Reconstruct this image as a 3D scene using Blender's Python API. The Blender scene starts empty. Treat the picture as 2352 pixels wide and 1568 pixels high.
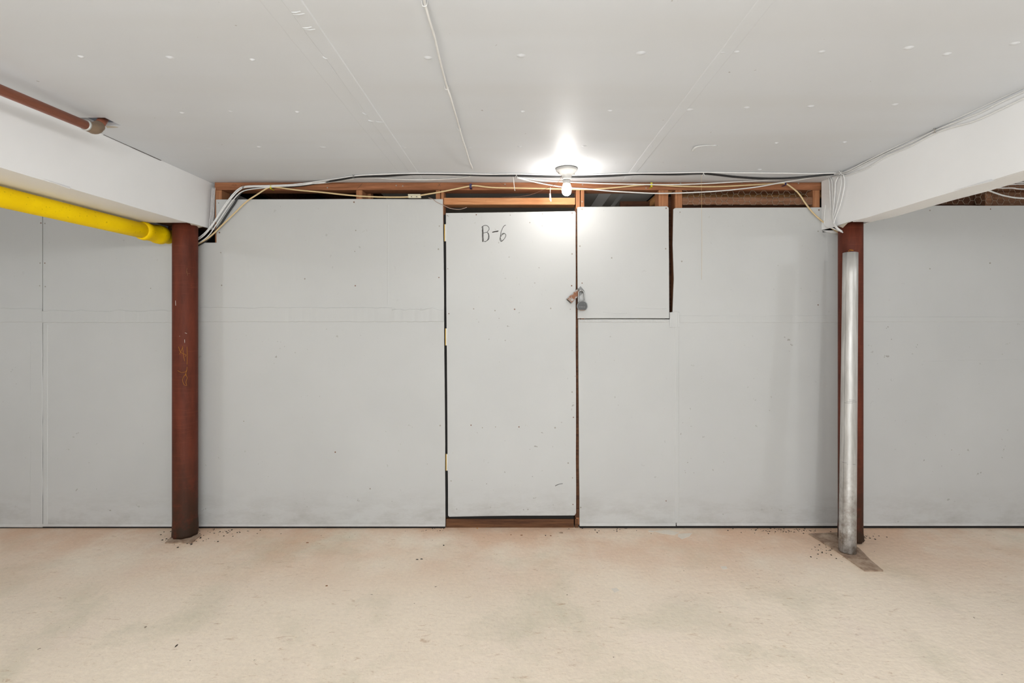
import bpy, bmesh, math, random
from mathutils import Vector
random.seed(7)
S = bpy.context.scene
COL = S.collection

# ---------------------------------------------------------------- survey of the room
F = 1120.0            # focal length for a 2352 px wide picture
VX, VY = 1190.0, 735.0
CH = 1.2256           # camera height
CZ = 2.041            # ceiling height
WY = 2.872            # front of the far wall's boards
H = CZ - CH

def P(px, py, Y):                      # survey point at depth Y
    return Vector(((px-VX)/F*Y, Y, CH-(py-VY)/F*Y))
def CE(px, py, dz=0.0):                # point on the ceiling (or dz below it)
    return P(px, py, (H-dz)*F/(VY-py))
def FL(px, py, z=0.0):                 # point on the floor (or z above it)
    return P(px, py, (CH-z)*F/(py-VY))
def wx(px, Y=WY): return (px-VX)/F*Y
def wz(py, Y=WY): return CH-(py-VY)/F*Y

# ---------------------------------------------------------------- camera, world, lights
cam = bpy.data.cameras.new('camera'); co = bpy.data.objects.new('camera', cam); COL.objects.link(co)
co.location = (0, 0, CH); co.rotation_euler = (math.pi/2, 0, 0)
cam.sensor_width = 36; cam.lens = 36*F/2352
cam.shift_x = -(VX-1176)/2352; cam.shift_y = -(784-VY)/2352
cam.clip_start = 0.05
S.camera = co

w = bpy.data.worlds.new('world'); S.world = w; w.use_nodes = True
w.node_tree.nodes['Background'].inputs[0].default_value = (0.9, 0.92, 1, 1)
w.node_tree.nodes['Background'].inputs[1].default_value = 0.05

def area(name, loc, target, sx, sy, W, col=(1, 1, 1)):
    l = bpy.data.lights.new(name, 'AREA'); l.shape = 'RECTANGLE'; l.size = sx; l.size_y = sy
    l.energy = W; l.color = col
    o = bpy.data.objects.new(name, l); COL.objects.link(o); o.location = loc
    o.rotation_euler = (Vector(target)-Vector(loc)).to_track_quat('-Z', 'Y').to_euler()
    return o
def point_light(name, loc, W, r=0.04, col=(1, 0.95, 0.88)):
    l = bpy.data.lights.new(name, 'POINT'); l.energy = W; l.shadow_soft_size = r; l.color = col
    o = bpy.data.objects.new(name, l); COL.objects.link(o); o.location = loc
    return o
area('low_fill', (0, -1.3, 0.5), (0, 2.0, 2.1), 2.6, 1.0, 32, (0.90, 0.96, 1))  # added fill aimed upward to brighten the ceiling
area('rear_fill', (0, -1.5, 1.95), (0, 1.6, 0.0), 3.4, 0.9, 36, (0.93, 0.97, 1))  # unseen soft fill added behind the camera for floor and beams
point_light('rear_bulb', (-0.45, -0.5, 1.82), 19, 0.06, (0.97, 0.98, 0.99))
point_light('rear_bulb', (1.25, -0.5, 1.82), 19, 0.06, (0.97, 0.98, 0.99))
point_light('storage_fill', (0.8, 4.6, 1.55), 1.4, 0.08)  # invented lamp, added to lift the dark storage space
point_light('bay_bulb', (-3.3, 0.9, 1.85), 14, 0.05, (0.92, 0.96, 1))
point_light('bay_bulb', (3.3, 0.9, 1.85), 14, 0.05, (0.92, 0.96, 1))
BULB_EMISSION = 98.0

S.view_settings.view_transform = 'Standard'; S.view_settings.look = 'None'
S.view_settings.exposure = 0.55; S.view_settings.gamma = 1
S.view_settings.use_curve_mapping = False

# ---------------------------------------------------------------- materials
def srgb(r, g, b):
    f = lambda c: (c/255/12.92) if c/255 <= 0.04045 else ((c/255+0.055)/1.055)**2.4
    return (f(r), f(g), f(b), 1)

class NT:
    def __init__(s, name):
        s.m = bpy.data.materials.new(name); s.m.use_nodes = True
        s.t = s.m.node_tree; s.n = s.t.nodes; s.b = s.n['Principled BSDF']
        s.tc = s.n.new('ShaderNodeTexCoord')
    def coord(s, kind='Object', scale=(1, 1, 1), rot=(0, 0, 0)):
        mp = s.n.new('ShaderNodeMapping'); mp.inputs['Scale'].default_value = scale
        mp.inputs['Rotation'].default_value = rot
        s.t.links.new(s.tc.outputs[kind], mp.inputs[0]); return mp.outputs[0]
    def noise(s, vec, scale, detail=4, rough=0.55, dist=0):
        n = s.n.new('ShaderNodeTexNoise'); n.inputs['Scale'].default_value = scale
        n.inputs['Detail'].default_value = detail; n.inputs['Roughness'].default_value = rough
        n.inputs['Distortion'].default_value = dist
        s.t.links.new(vec, n.inputs['Vector']); return n.outputs[0]
    def ramp(s, fac, a, b, ca=(0, 0, 0, 1), cb=(1, 1, 1, 1)):
        r = s.n.new('ShaderNodeValToRGB'); e = r.color_ramp.elements
        e[0].position = a; e[1].position = b; e[0].color = ca; e[1].color = cb
        s.t.links.new(fac, r.inputs[0]); return r.outputs[0]
    def mix(s, fac, a, b, mode='MIX'):
        m = s.n.new('ShaderNodeMix'); m.data_type = 'RGBA'; m.blend_type = mode
        for v, k in ((fac, 0), (a, 6), (b, 7)):
            if hasattr(v, 'node'): s.t.links.new(v, m.inputs[k])
            else: m.inputs[k].default_value = v
        return m.outputs[2]
    def math(s, op, a, b=0.0):
        m = s.n.new('ShaderNodeMath'); m.operation = op
        for v, k in ((a, 0), (b, 1)):
            if hasattr(v, 'node'): s.t.links.new(v, m.inputs[k])
            else: m.inputs[k].default_value = v
        return m.outputs[0]
    def axis(s, k, kind='Object'):
        x = s.n.new('ShaderNodeSeparateXYZ'); s.t.links.new(s.tc.outputs[kind], x.inputs[0]); return x.outputs[k]
    def bump(s, h, strength, dist=0.002, prev=None):
        b = s.n.new('ShaderNodeBump'); b.inputs['Strength'].default_value = strength
        b.inputs['Distance'].default_value = dist
        s.t.links.new(h, b.inputs['Height'])
        if prev is not None: s.t.links.new(prev, b.inputs['Normal'])
        return b.outputs[0]
    def done(s, col, rough=0.6, normal=None, metal=0.0, spec=0.5):
        if hasattr(col, 'node'): s.t.links.new(col, s.b.inputs['Base Color'])
        else: s.b.inputs['Base Color'].default_value = col
        if hasattr(rough, 'node'): s.t.links.new(rough, s.b.inputs['Roughness'])
        else: s.b.inputs['Roughness'].default_value = rough
        s.b.inputs['Metallic'].default_value = metal
        s.b.inputs['Specular IOR Level'].default_value = spec
        if normal is not None: s.t.links.new(normal, s.b.inputs['Normal'])
        return s.m

def plain(name, c, rough=0.5, metal=0.0):
    n = NT(name); v = n.coord()
    k = n.noise(v, 60, 3)
    d = tuple(x*0.82 for x in c[:3])+(1,)
    return n.done(n.mix(k, c, d), rough, None, metal)

def paint(name, c, dirt=0.0, grain=0.0, specks=0.0, rough=0.5, peel=0.12, spec=0.35):
    n = NT(name); v = n.coord()
    big = n.noise(v, 1.3, 4, 0.6)
    dk = tuple(x*0.93 for x in c[:3])+(1,)
    col = n.mix(n.ramp(big, 0.35, 0.7), c, dk)
    if specks:
        sp = n.noise(v, 42, 2, 0.5)
        patch = n.noise(v, 2.2, 2)
        f = n.math('MULTIPLY', n.ramp(sp, 0.72, 0.75), n.ramp(patch, 0.48, 0.62))
        col = n.mix(n.math('MULTIPLY', f, specks), col, srgb(120, 112, 100))
        scr = n.noise(n.coord('Object', (9, 9, 1.6)), 7, 3, 0.6, 0.6)
        f2 = n.math('MULTIPLY', n.ramp(scr, 0.70, 0.76), n.ramp(patch, 0.5, 0.65))
        col = n.mix(n.math('MULTIPLY', f2, specks*0.35), col, srgb(125, 118, 108))
    if dirt:
        z = n.axis(2)
        low = n.ramp(z, 0.0, 0.26, (1, 1, 1, 1), (0, 0, 0, 1))
        dn = n.ramp(n.noise(n.coord('Object', (1, 1, 2.5)), 6, 6, 0.7), 0.42, 0.68)
        col = n.mix(n.math('MULTIPLY', n.math('MULTIPLY', low, dn), dirt), col, srgb(128, 120, 108))
    nm = n.bump(n.noise(v, 260, 2, 0.5), peel, 0.001)
    nm = n.bump(n.noise(v, 5, 3, 0.5), 0.15, 0.006, nm)
    if grain:
        wv = n.n.new('ShaderNodeTexWave'); wv.wave_type = 'RINGS'; wv.inputs['Scale'].default_value = 5
        wv.inputs['Distortion'].default_value = 9; wv.inputs['Detail'].default_value = 2
        wv.inputs['Detail Scale'].default_value = 0.8
        n.t.links.new(n.coord('Object', (3.2, 1, 0.9)), wv.inputs[0])
        nm = n.bump(wv.outputs[1], grain, 0.0015, nm)
    return n.done(col, rough, nm, 0, spec)

def wood(name, c1, c2, axis=0, rough=0.75):
    n = NT(name); sc = [14, 14, 14]; sc[axis] = 0.9
    g = n.noise(n.coord('Object', tuple(sc)), 5, 6, 0.65, 0.4)
    k = n.noise(n.coord('Object', (3, 3, 3)), 3, 4, 0.6)
    col = n.mix(n.ramp(g, 0.35, 0.68), c1, c2)
    dk = tuple(x*0.5 for x in c2[:3])+(1,)
    col = n.mix(n.ramp(k, 0.62, 0.75), col, dk)
    return n.done(col, rough, n.bump(g, 0.4, 0.002), 0, 0.25)

M = {}
M['wall'] = paint('painted_board', srgb(190, 190, 188), dirt=0.4, specks=0.55)
M['ply'] = paint('painted_plywood', srgb(190, 190, 188), grain=0.14, specks=0.25)
M['door'] = paint('painted_door', srgb(192, 192, 190), dirt=0.5, grain=0.12, specks=0.6)
M['tape'] = paint('painted_tape', srgb(190, 190, 188), peel=0.3)
M['beam'] = paint('beam_paint', srgb(240, 240, 240), peel=0.05, rough=0.55)
M['shell'] = paint('shell_paint', srgb(205, 203, 199))
M['paper'] = plain('torn_paper', srgb(196, 186, 170), 0.8)
M['white_trim'] = paint('trim_paint', srgb(200, 200, 198), dirt=0.3)

def ceiling_mat():
    n = NT('ceiling_paint'); v = n.coord()
    col = n.mix(n.ramp(n.noise(v, 0.9, 4, 0.6), 0.35, 0.7), srgb(211, 214, 218), srgb(206, 208, 211))
    band = n.noise(n.coord('Object', (0.25, 2.4, 1)), 2, 2)
    col = n.mix(n.math('MULTIPLY', n.ramp(band, 0.45, 0.7), 0.25), col, srgb(198, 197, 195))
    col = n.mix(n.math('MULTIPLY', n.ramp(n.noise(v, 35, 2), 0.78, 0.8), 0.6), col, srgb(140, 130, 118))
    nm = n.bump(n.noise(v, 220, 2, 0.5), 0.12, 0.001)
    nm = n.bump(n.noise(n.coord('Object', (1.2, 1, 1)), 2.2, 2, 0.5), 0.35, 0.012, nm)
    return n.done(col, 0.5, nm, 0, 0.22)
M['ceiling'] = ceiling_mat()

def floor_mat():
    n = NT('stained_concrete'); v = n.coord()
    col = n.mix(n.ramp(n.noise(v, 0.8, 5, 0.6), 0.35, 0.65), srgb(246, 231, 211), srgb(234, 218, 198))
    col = n.mix(n.math('MULTIPLY', n.ramp(n.noise(n.coord('Object', (1, 1, 1), (0, 0, 0.5)), 1.9, 5, 0.62, 0.4), 0.50, 0.68), 0.75), col, srgb(214, 205, 182))
    col = n.mix(n.math('MULTIPLY', n.ramp(n.noise(n.coord('Object', (1, 1, 1), (0, 0, 2.1)), 2.6, 4, 0.6, 0.3), 0.55, 0.78), 0.5), col, srgb(240, 222, 208))
    y = n.axis(1)                                       # rust-tinted band along the old wall line
    near = n.ramp(n.math('DIVIDE', y, 3.0), 0.70, 0.94)
    col = n.mix(n.math('MULTIPLY', n.math('MULTIPLY', near, n.ramp(n.noise(v, 1.7, 5, 0.6), 0.36, 0.56)), 0.75), col, srgb(222, 180, 148))
    vein = n.noise(n.coord('Object', (5, 16, 1), (0, 0, -0.35)), 3.2, 6, 0.7, 0.8)
    f = n.math('MULTIPLY', n.ramp(vein, 0.60, 0.70), n.ramp(n.noise(v, 1.4, 3), 0.38, 0.55))
    col = n.mix(n.math('MULTIPLY', f, 0.7), col, srgb(186, 150, 114))
    col = n.mix(n.math('MULTIPLY', n.ramp(n.noise(v, 30, 2), 0.755, 0.77), 0.7), col, srgb(110, 84, 60))
    sm = n.noise(v, 55, 5, 0.7)
    col = n.mix(0.10, col, n.ramp(sm, 0.3, 0.7), 'MULTIPLY')
    vn2 = n.noise(n.coord('Object', (9, 26, 1), (0, 0, -0.35)), 4, 5, 0.7, 1.0)
    col = n.mix(n.math('MULTIPLY', n.ramp(vn2, 0.60, 0.68), 0.3), col, srgb(176, 138, 104))
    col = n.mix(n.math('MULTIPLY', n.ramp(vn2, 0.30, 0.38, (1, 1, 1, 1), (0, 0, 0, 1)), 0.3), col, srgb(248, 238, 226))
    nm = n.bump(n.noise(v, 40, 6, 0.65), 0.6, 0.004)
    nm = n.bump(n.noise(n.coord('Object', (3, 8, 1), (0, 0, -0.35)), 3, 4, 0.6), 0.35, 0.006, nm)
    return n.done(col, 0.6, nm, 0, 0.3)
M['floor'] = floor_mat()

M['wood_x'] = wood('pine_along', srgb(162, 108, 76), srgb(122, 76, 48), 0)
M['wood_z'] = wood('pine_upright', srgb(172, 120, 84), srgb(134, 86, 56), 2)
M['gold_x'] = wood('pale_pine_along', srgb(182, 134, 84), srgb(148, 100, 58), 0)
M['header'] = wood('header_pine', srgb(200, 146, 102), srgb(170, 110, 70), 0)
M['dark_wood'] = wood('dark_wood', srgb(96, 62, 40), srgb(58, 34, 22), 0)
M['old_wood'] = wood('old_wood', srgb(138, 100, 76), srgb(100, 68, 48), 0)
M['sill_wood'] = wood('sill_wood', srgb(112, 76, 50), srgb(66, 40, 26), 0)
M['dark'] = plain('shade_black', srgb(24, 21, 19), 0.9)  # near-black colour standing in for shade in gaps, voids and storage
M['store'] = paint('storage_plaster', srgb(214, 210, 202), rough=0.8)

def rust_mat():
    n = NT('red_oxide_steel'); v = n.coord()
    col = n.mix(n.ramp(n.noise(n.coord('Object', (6, 6, 1.2)), 3, 6, 0.65), 0.35, 0.68), srgb(106, 50, 33), srgb(76, 34, 21))
    col = n.mix(n.math('MULTIPLY', n.ramp(n.noise(n.coord('Object', (1, 1, 14)), 6, 4, 0.6), 0.55, 0.75), 0.35), col, srgb(128, 64, 44))
    col = n.mix(n.ramp(n.noise(v, 12, 5, 0.7), 0.66, 0.74), col, srgb(146, 76, 36))
    low = n.ramp(n.axis(2), 0.05, 0.6, (1, 1, 1, 1), (0, 0, 0, 1))
    col = n.mix(n.math('MULTIPLY', low, n.ramp(n.noise(v, 14, 5, 0.7), 0.25, 0.52)), col, srgb(52, 36, 25))
    nm = n.bump(n.noise(v, 60, 5, 0.7), 0.35, 0.002)
    return n.done(col, 0.6, nm, 0.0, 0.22)
M['rust'] = rust_mat()
def tube_mat():
    n = NT('galvanised_tube'); v = n.coord()
    col = n.mix(n.ramp(n.noise(n.coord('Object', (8, 8, 1)), 4, 4), 0.35, 0.7), srgb(205, 203, 200), srgb(168, 165, 160))
    low = n.ramp(n.axis(2), 0.0, 0.55, (1, 1, 1, 1), (0, 0, 0, 1))
    lo2 = n.math('MULTIPLY', low, n.ramp(n.noise(v, 22, 6, 0.7), 0.36, 0.62))
    col = n.mix(lo2, col, srgb(112, 98, 84))
    col = n.mix(n.ramp(n.noise(v, 34, 3), 0.72, 0.76), col, srgb(96, 92, 86))
    return n.done(col, 0.45, n.bump(n.noise(v, 70, 4, 0.6), 0.12, 0.001), 0.4, 0.5)
M['tube'] = tube_mat()
def yellow_mat():
    n = NT('yellow_pipe_paint'); v = n.coord()
    col = n.mix(n.ramp(n.noise(v, 4, 4), 0.35, 0.7), srgb(255, 218, 0), srgb(240, 200, 0))
    col = n.mix(n.math('MULTIPLY', n.ramp(n.noise(v, 90, 3), 0.66, 0.72), 0.55), col, srgb(120, 92, 10))
    return n.done(col, 0.6, n.bump(n.noise(v, 180, 3, 0.6), 0.4, 0.001), 0, 0.15)
M['yellow'] = yellow_mat()
def copper_mat():
    n = NT('aged_copper'); v = n.coord()
    col = n.mix(n.ramp(n.noise(n.coord('Object', (4, 1, 4)), 5, 4), 0.35, 0.7), srgb(176, 108, 82), srgb(142, 84, 62))
    return n.done(col, 0.45, None, 0.35, 0.5)
M['copper'] = copper_mat()
M['elbow'] = plain('solder_copper', srgb(146, 124, 102), 0.55, 0.3)
M['solder'] = plain('solder', srgb(196, 196, 192), 0.5, 0.3)
M['black'] = plain('black_sheath', srgb(34, 33, 33), 0.45)
M['white_wire'] = plain('white_sheath', srgb(226, 225, 222), 0.45)
M['paint_wire'] = plain('overpainted_sheath', srgb(232, 231, 229), 0.5)
M['cream'] = plain('cream_sheath', srgb(216, 190, 144), 0.5)
M['brown_wire'] = plain('brown_wire', srgb(104, 74, 58), 0.6)
M['clear_wire'] = plain('clear_flex', srgb(176, 152, 140), 0.3)
M['pink'] = plain('faded_tag', srgb(222, 178, 164), 0.6)
M['porcelain'] = plain('porcelain', srgb(176, 174, 170), 0.25)
M['tie_blue'] = plain('blue_staple', srgb(50, 44, 84), 0.4)
M['tie_yellow'] = plain('yellow_staple', srgb(206, 196, 36), 0.4)
M['connector'] = plain('cream_connector', srgb(222, 214, 188), 0.4)
M['steel'] = plain('grey_steel', srgb(122, 122, 120), 0.45, 0.4)
M['lock'] = plain('lock_face', srgb(78, 78, 78), 0.5, 0.2)
M['bright'] = plain('bright_steel', srgb(150, 150, 148), 0.25, 0.9)
M['zinc'] = plain('zinc_screw', srgb(158, 152, 142), 0.45, 0.4)
M['rusty_screw'] = plain('rusty_screw', srgb(120, 84, 62), 0.7)
M['brass'] = plain('brass', srgb(186, 150, 66), 0.45, 0.4)
M['hinge_white'] = plain('hinge_paint', srgb(222, 220, 214), 0.5)
def hasp_mat():
    n = NT('hasp_paint_rust'); v = n.coord()
    f = n.noise(v, 30, 4, 0.65)
    return n.done(n.mix(n.ramp(f, 0.42, 0.52), srgb(168, 168, 164), srgb(132, 84, 54)), 0.6, n.bump(f, 0.3, 0.001), 0.1)
M['hasp'] = hasp_mat()
def plate_mat():
    n = NT('rusty_plate'); v = n.coord()
    f = n.noise(v, 18, 6, 0.7)
    return n.done(n.mix(n.ramp(f, 0.35, 0.65), srgb(186, 164, 142), srgb(124, 98, 80)), 0.75, n.bump(f, 0.4, 0.002))
M['plate'] = plate_mat()
M['marker'] = plain('black_pencil', srgb(62, 58, 55), 0.8)
M['chalk'] = plain('yellow_crayon', srgb(168, 108, 16), 0.8)
M['orange'] = plain('orange_paint', srgb(206, 136, 32), 0.7)
M['white_fleck'] = plain('white_fleck', srgb(220, 212, 204), 0.7)
M['chip_dark'] = plain('dark_chip', srgb(62, 54, 46), 0.9)
M['chip_brown'] = plain('brown_chip', srgb(140, 92, 60), 0.9)
M['flake'] = plain('white_flake', srgb(232, 222, 208), 0.8)
M['wire_mesh'] = plain('galvanised_wire', srgb(168, 156, 140), 0.5, 0.2)
M['lettering'] = plain('pale_etching', srgb(196, 196, 194), 0.5)
m = bpy.data.materials.new('lit_bulb'); m.use_nodes = True
b = m.node_tree.nodes['Principled BSDF']; b.inputs['Base Color'].default_value = (1, 1, 1, 1)
b.inputs['Emission Color'].default_value = (1, 0.965, 0.925, 1); b.inputs['Emission Strength'].default_value = BULB_EMISSION
M['bulb'] = m

# ---------------------------------------------------------------- building helpers
def link(name, verts, faces, mat, parent=None, smooth=False, bevel=0, loc=None):
    me = bpy.data.meshes.new(name); me.from_pydata([tuple(v) for v in verts], [], faces); me.validate(); me.update()
    bm = bmesh.new(); bm.from_mesh(me); bmesh.ops.recalc_face_normals(bm, faces=bm.faces[:]); bm.to_mesh(me); bm.free()
    if mat: me.materials.append(M[mat] if isinstance(mat, str) else mat)
    if smooth:
        for p in me.polygons: p.use_smooth = True
    o = bpy.data.objects.new(name, me); COL.objects.link(o)
    if parent is not None: o.parent = parent
    if loc is not None: o.location = loc
    if bevel:
        mo = o.modifiers.new('bevel', 'BEVEL'); mo.width = bevel; mo.segments = 2; mo.limit_method = 'ANGLE'
    return o
def tag(o, label=None, cat=None, group=None, kind=None):
    if label: o['label'] = label
    if cat: o['category'] = cat
    if group: o['group'] = group
    if kind: o['kind'] = kind
    return o
def thing(name, label=None, cat=None, loc=(0, 0, 0), group=None, kind=None):
    o = bpy.data.objects.new(name, None); COL.objects.link(o); o.location = loc
    o.empty_display_size = 0.05
    return tag(o, label, cat, group, kind)

def box_vf(x0, x1, y0, y1, z0, z1, off=0):
    v = [(x, y, z) for z in (z0, z1) for y in (y0, y1) for x in (x0, x1)]
    f = [(0, 1, 3, 2), (4, 6, 7, 5), (0, 4, 5, 1), (1, 5, 7, 3), (3, 7, 6, 2), (2, 6, 4, 0)]
    return v, [tuple(i+off for i in q) for q in f]
def box(name, x0, x1, y0, y1, z0, z1, mat, parent=None, bevel=0.0):
    v, f = box_vf(min(x0, x1), max(x0, x1), min(y0, y1), max(y0, y1), min(z0, z1), max(z0, z1))
    return link(name, v, f, mat, parent, bevel=bevel)
def prism_y(name, pts, y0, y1, mat, parent=None, bevel=0.0):        # outline in x,z pushed through y
    n = len(pts)
    v = [(x, y0, z) for x, z in pts]+[(x, y1, z) for x, z in pts]
    f = [tuple(range(n)), tuple(range(2*n-1, n-1, -1))]+[(i, n+i, n+(i+1) % n, (i+1) % n) for i in range(n)]
    return link(name, v, f, mat, parent, bevel=bevel)
def prism_z(name, pts, z0, z1, mat, parent=None, bevel=0.0):        # outline in x,y pushed through z
    n = len(pts)
    v = [(x, y, z0) for x, y in pts]+[(x, y, z1) for x, y in pts]
    f = [tuple(range(n)), tuple(range(2*n-1, n-1, -1))]+[(i, n+i, n+(i+1) % n, (i+1) % n) for i in range(n)]
    return link(name, v, f, mat, parent, bevel=bevel)
def lathe(name, prof, mat, parent=None, seg=32, c=(0, 0), smooth=True):   # prof: (r, z) about an upright axis
    v = []; f = []
    for r, z in prof:
        for k in range(seg):
            a = 2*math.pi*k/seg; v.append((c[0]+r*math.cos(a), c[1]+r*math.sin(a), z))
    for i in range(len(prof)-1):
        for k in range(seg):
            a, b_ = i*seg+k, i*seg+(k+1) % seg
            f.append((a, b_, b_+seg, a+seg))
    f.append(tuple(range(seg))); f.append(tuple(range((len(prof)-1)*seg, len(prof)*seg)))
    o = link(name, v, f, mat, parent)
    for p in o.data.polygons: p.use_smooth = smooth and len(p.vertices) == 4
    return o
def spline(pts, sub=6):
    pts = [Vector(p) for p in pts]
    if len(pts) < 3 or sub < 2: return pts
    out = []
    q = [pts[0]*2-pts[1]]+pts+[pts[-1]*2-pts[-2]]
    for i in range(1, len(q)-2):
        for k in range(sub):
            t = k/sub; a, b_, c, d = q[i-1:i+3]
            out.append(0.5*((2*b_)+(c-a)*t+(2*a-5*b_+4*c-d)*t*t+(3*b_-a-3*c+d)*t**3))
    out.append(pts[-1]); return out
def tube_vf(pts, r, seg=8, off=0):
    v = []; f = []; N = len(pts); up = None
    for i, p in enumerate(pts):
        d = (pts[min(i+1, N-1)]-pts[max(i-1, 0)])
        d = d.normalized() if d.length > 1e-9 else Vector((1, 0, 0))
        if up is None: up = d.orthogonal().normalized()
        up = (up-d*up.dot(d)); up = up.normalized() if up.length > 1e-6 else d.orthogonal().normalized()
        s = d.cross(up); rr = r[i] if isinstance(r, (list, tuple)) else r
        for k in range(seg):
            a = 2*math.pi*k/seg; v.append(p+(up*math.cos(a)+s*math.sin(a))*rr)
    for i in range(N-1):
        for k in range(seg):
            a, b_ = i*seg+k, i*seg+(k+1) % seg
            f.append((off+a, off+b_, off+b_+seg, off+a+seg))
    f.append(tuple(off+k for k in range(seg))); f.append(tuple(off+(N-1)*seg+k for k in range(seg)))
    return v, f
def tube(name, pts, r, mat, parent=None, seg=8, sub=6):
    p = spline(pts, sub)
    v, f = tube_vf(p, r, seg)
    return link(name, v, f, mat, parent, smooth=True)
def tubes(name, runs, r, mat, parent=None, seg=5, sub=4):
    V = []; Fc = []
    for pts in runs:
        v, f = tube_vf(spline(pts, sub), r, seg, len(V)); V += v; Fc += f
    return link(name, V, Fc, mat, parent, smooth=True)

# ================================================================ SETTING
XL, XR = -4.6, 4.6
YB, YF = -2.6, 5.4
fl = prism_z('floor', [(XL, YB), (XR, YB), (XR, YF), (XL, YF)], -0.08, 0, 'floor'); tag(fl, kind='structure')
for i, pts in enumerate([[(1500, 1219), (1535, 1217), (1560, 1223), (1548, 1229), (1520, 1225)],
                         [(1558, 1226), (1590, 1224), (1583, 1232), (1566, 1238), (1557, 1232)],
                         [(1490, 1218), (1504, 1219), (1500, 1222), (1489, 1221)],
                         [(1404, 1352), (1416, 1350), (1423, 1356), (1412, 1361)],
                         [(1655, 1301), (1668, 1300), (1671, 1306), (1660, 1307)]]):
    q = [FL(a, b_) for a, b_ in pts]
    prism_z('paint_flake', [(p.x, p.y) for p in q], 0.0, 0.0012, 'flake', fl)

# ceiling with the ragged hole where the copper pipe goes up
hx = [XL, -1.765, -1.665, XR]; hy = [YB, 1.965, 2.045, WY+0.10]
V = []; Fc = []
for i in range(3):
    for j in range(3):
        if i == 1 and j == 1: continue
        v, f = box_vf(hx[i], hx[i+1], hy[j], hy[j+1], CZ, CZ+0.014, len(V)); V += v; Fc += f
ce = link('ceiling', V, Fc, 'ceiling'); tag(ce, kind='structure')
box('void_shade', -1.80, -1.66, 1.94, 2.08, CZ+0.09, CZ+0.12, 'dark', ce)  # black lid, gives the pipe hole its painted-in shade
prism_z('torn_paper', [(-1.79, 1.95), (-1.775, 1.93), (-1.765, 1.965), (-1.76, 1.99), (-1.775, 2.0)], CZ-0.002, CZ-0.0004, 'paper', ce)
prism_z('torn_paper', [(-1.73, 2.045), (-1.70, 2.05), (-1.69, 2.06), (-1.74, 2.065)], CZ-0.0025, CZ-0.0004, 'paper', ce)
def wavy_strip_z(name, x0, x1, y0, y1, z0, z1, jit, mat, parent, n=46, ruff=0.0):
    l = []; r_ = []
    for k in range(n+1):
        y = y0+(y1-y0)*k/n
        l.append((x0+random.uniform(-jit, jit)*(1 if k % 3 else 2.2), y)); r_.append((x1+random.uniform(-jit, jit)*0.4, y))
    Vv = []; Ff = []
    for k in range(n+1):
        zz = z0-random.random()*ruff
        Vv += [(l[k][0], l[k][1], z1), (l[k][0]+0.003, l[k][1], zz), (r_[k][0]-0.003, r_[k][1], zz), (r_[k][0], r_[k][1], z1)]
    for k in range(n):
        for j in range(3):
            a = k*4+j; Ff.append((a, a+1, a+5, a+4))
    return link(name, Vv, Ff, mat, parent)
ceil_mat = 'ceiling'
wavy_strip_z('joint_tape', -0.602, -0.550, YB, WY-0.03, CZ-0.0016, CZ-0.0001, 0.0022, ceil_mat, ce, 60, 0.0012)
wavy_strip_z('joint_tape', 0.610, 0.655, YB, WY-0.03, CZ-0.0013, CZ-0.0001, 0.0012, ceil_mat, ce, 60, 0.0006)
wavy_strip_z('joint_tape', -0.66, -0.60, 1.0, 2.75, CZ-0.0006, CZ-0.0001, 0.0012, ceil_mat, ce, 30, 0.0002)
# popped nail heads under the ceiling paint, in rows along the joists
def dome_mesh(r, h, seg=12):
    V = []; Fq = []
    for i, (rr, hh) in enumerate(((1, 0), (0.72, 0.35), (0.42, 0.8), (0.2, 1))):
        for k in range(seg):
            a = 2*math.pi*k/seg; V.append((r*rr*math.cos(a), r*rr*math.sin(a), -h*hh))
    for i in range(3):
        for k in range(seg): Fq.append((i*seg+k, i*seg+(k+1) % seg, (i+1)*seg+(k+1) % seg, (i+1)*seg+k))
    Fq.append(tuple(range(3*seg, 4*seg)))
    return V, Fq
dv, df = dome_mesh(0.014, 0.0035)
nail_me = None
pops = [(1197, 128), (1472, 122), (1660, 120), (1692, 119), (1887, 119), (2087, 110), (2175, 124), (2330, 100), (580, 137), (983, 133), (390, 132), (186, 130), (745, 131),
        (1200, 256), (1401, 254), (1583, 252), (1715, 247), (1862, 244), (2055, 240), (530, 256), (683, 257), (418, 259), (858, 258),
        (1193, 336), (1342, 335), (1497, 335), (1640, 334), (1783, 328), (1940, 326), (478, 341), (595, 337), (741, 338), (928, 339), (1076, 339),
        (1230, 389), (1745, 389)]
for px, py in pops:
    p = CE(px, py)
    if nail_me is None:
        o = link('nail_pop', dv, df, 'ceiling', ce, smooth=True); nail_me = o.data
    else:
        o = bpy.data.objects.new('nail_pop', nail_me); COL.objects.link(o); o.parent = ce
    o.location = (p.x, p.y, CZ); s = random.uniform(0.5, 0.9); o.scale = (s*1.3, s, random.uniform(0.6, 1.2))
for (a, b_, c, d) in ((668, 26, 690, 24), (672, 31, 700, 29), (694, 62, 716, 60), (698, 66, 724, 65), (742, 130, 752, 133), (845, 275, 858, 277), (862, 277, 880, 279), (832, 258, 842, 262)):
    e1, e2 = CE(a, b_), CE(c, d)
    tube('paint_ridge', [(e1.x, e1.y, CZ-0.001), ((e1.x+e2.x)/2, (e1.y+e2.y)/2+0.002, CZ-0.0022), (e2.x, e2.y, CZ-0.001)], 0.0022, 'ceiling', ce, 6, 5)
cr = [CE(236, 309), CE(262, 320), CE(300, 339), CE(335, 354), CE(362, 368)]
tube('open_joint', [(-1.8225, p.y, CZ-0.0005) for p in cr], [0.0012]*12+[0.002]*13, 'chip_dark', ce, 6, 6)
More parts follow.
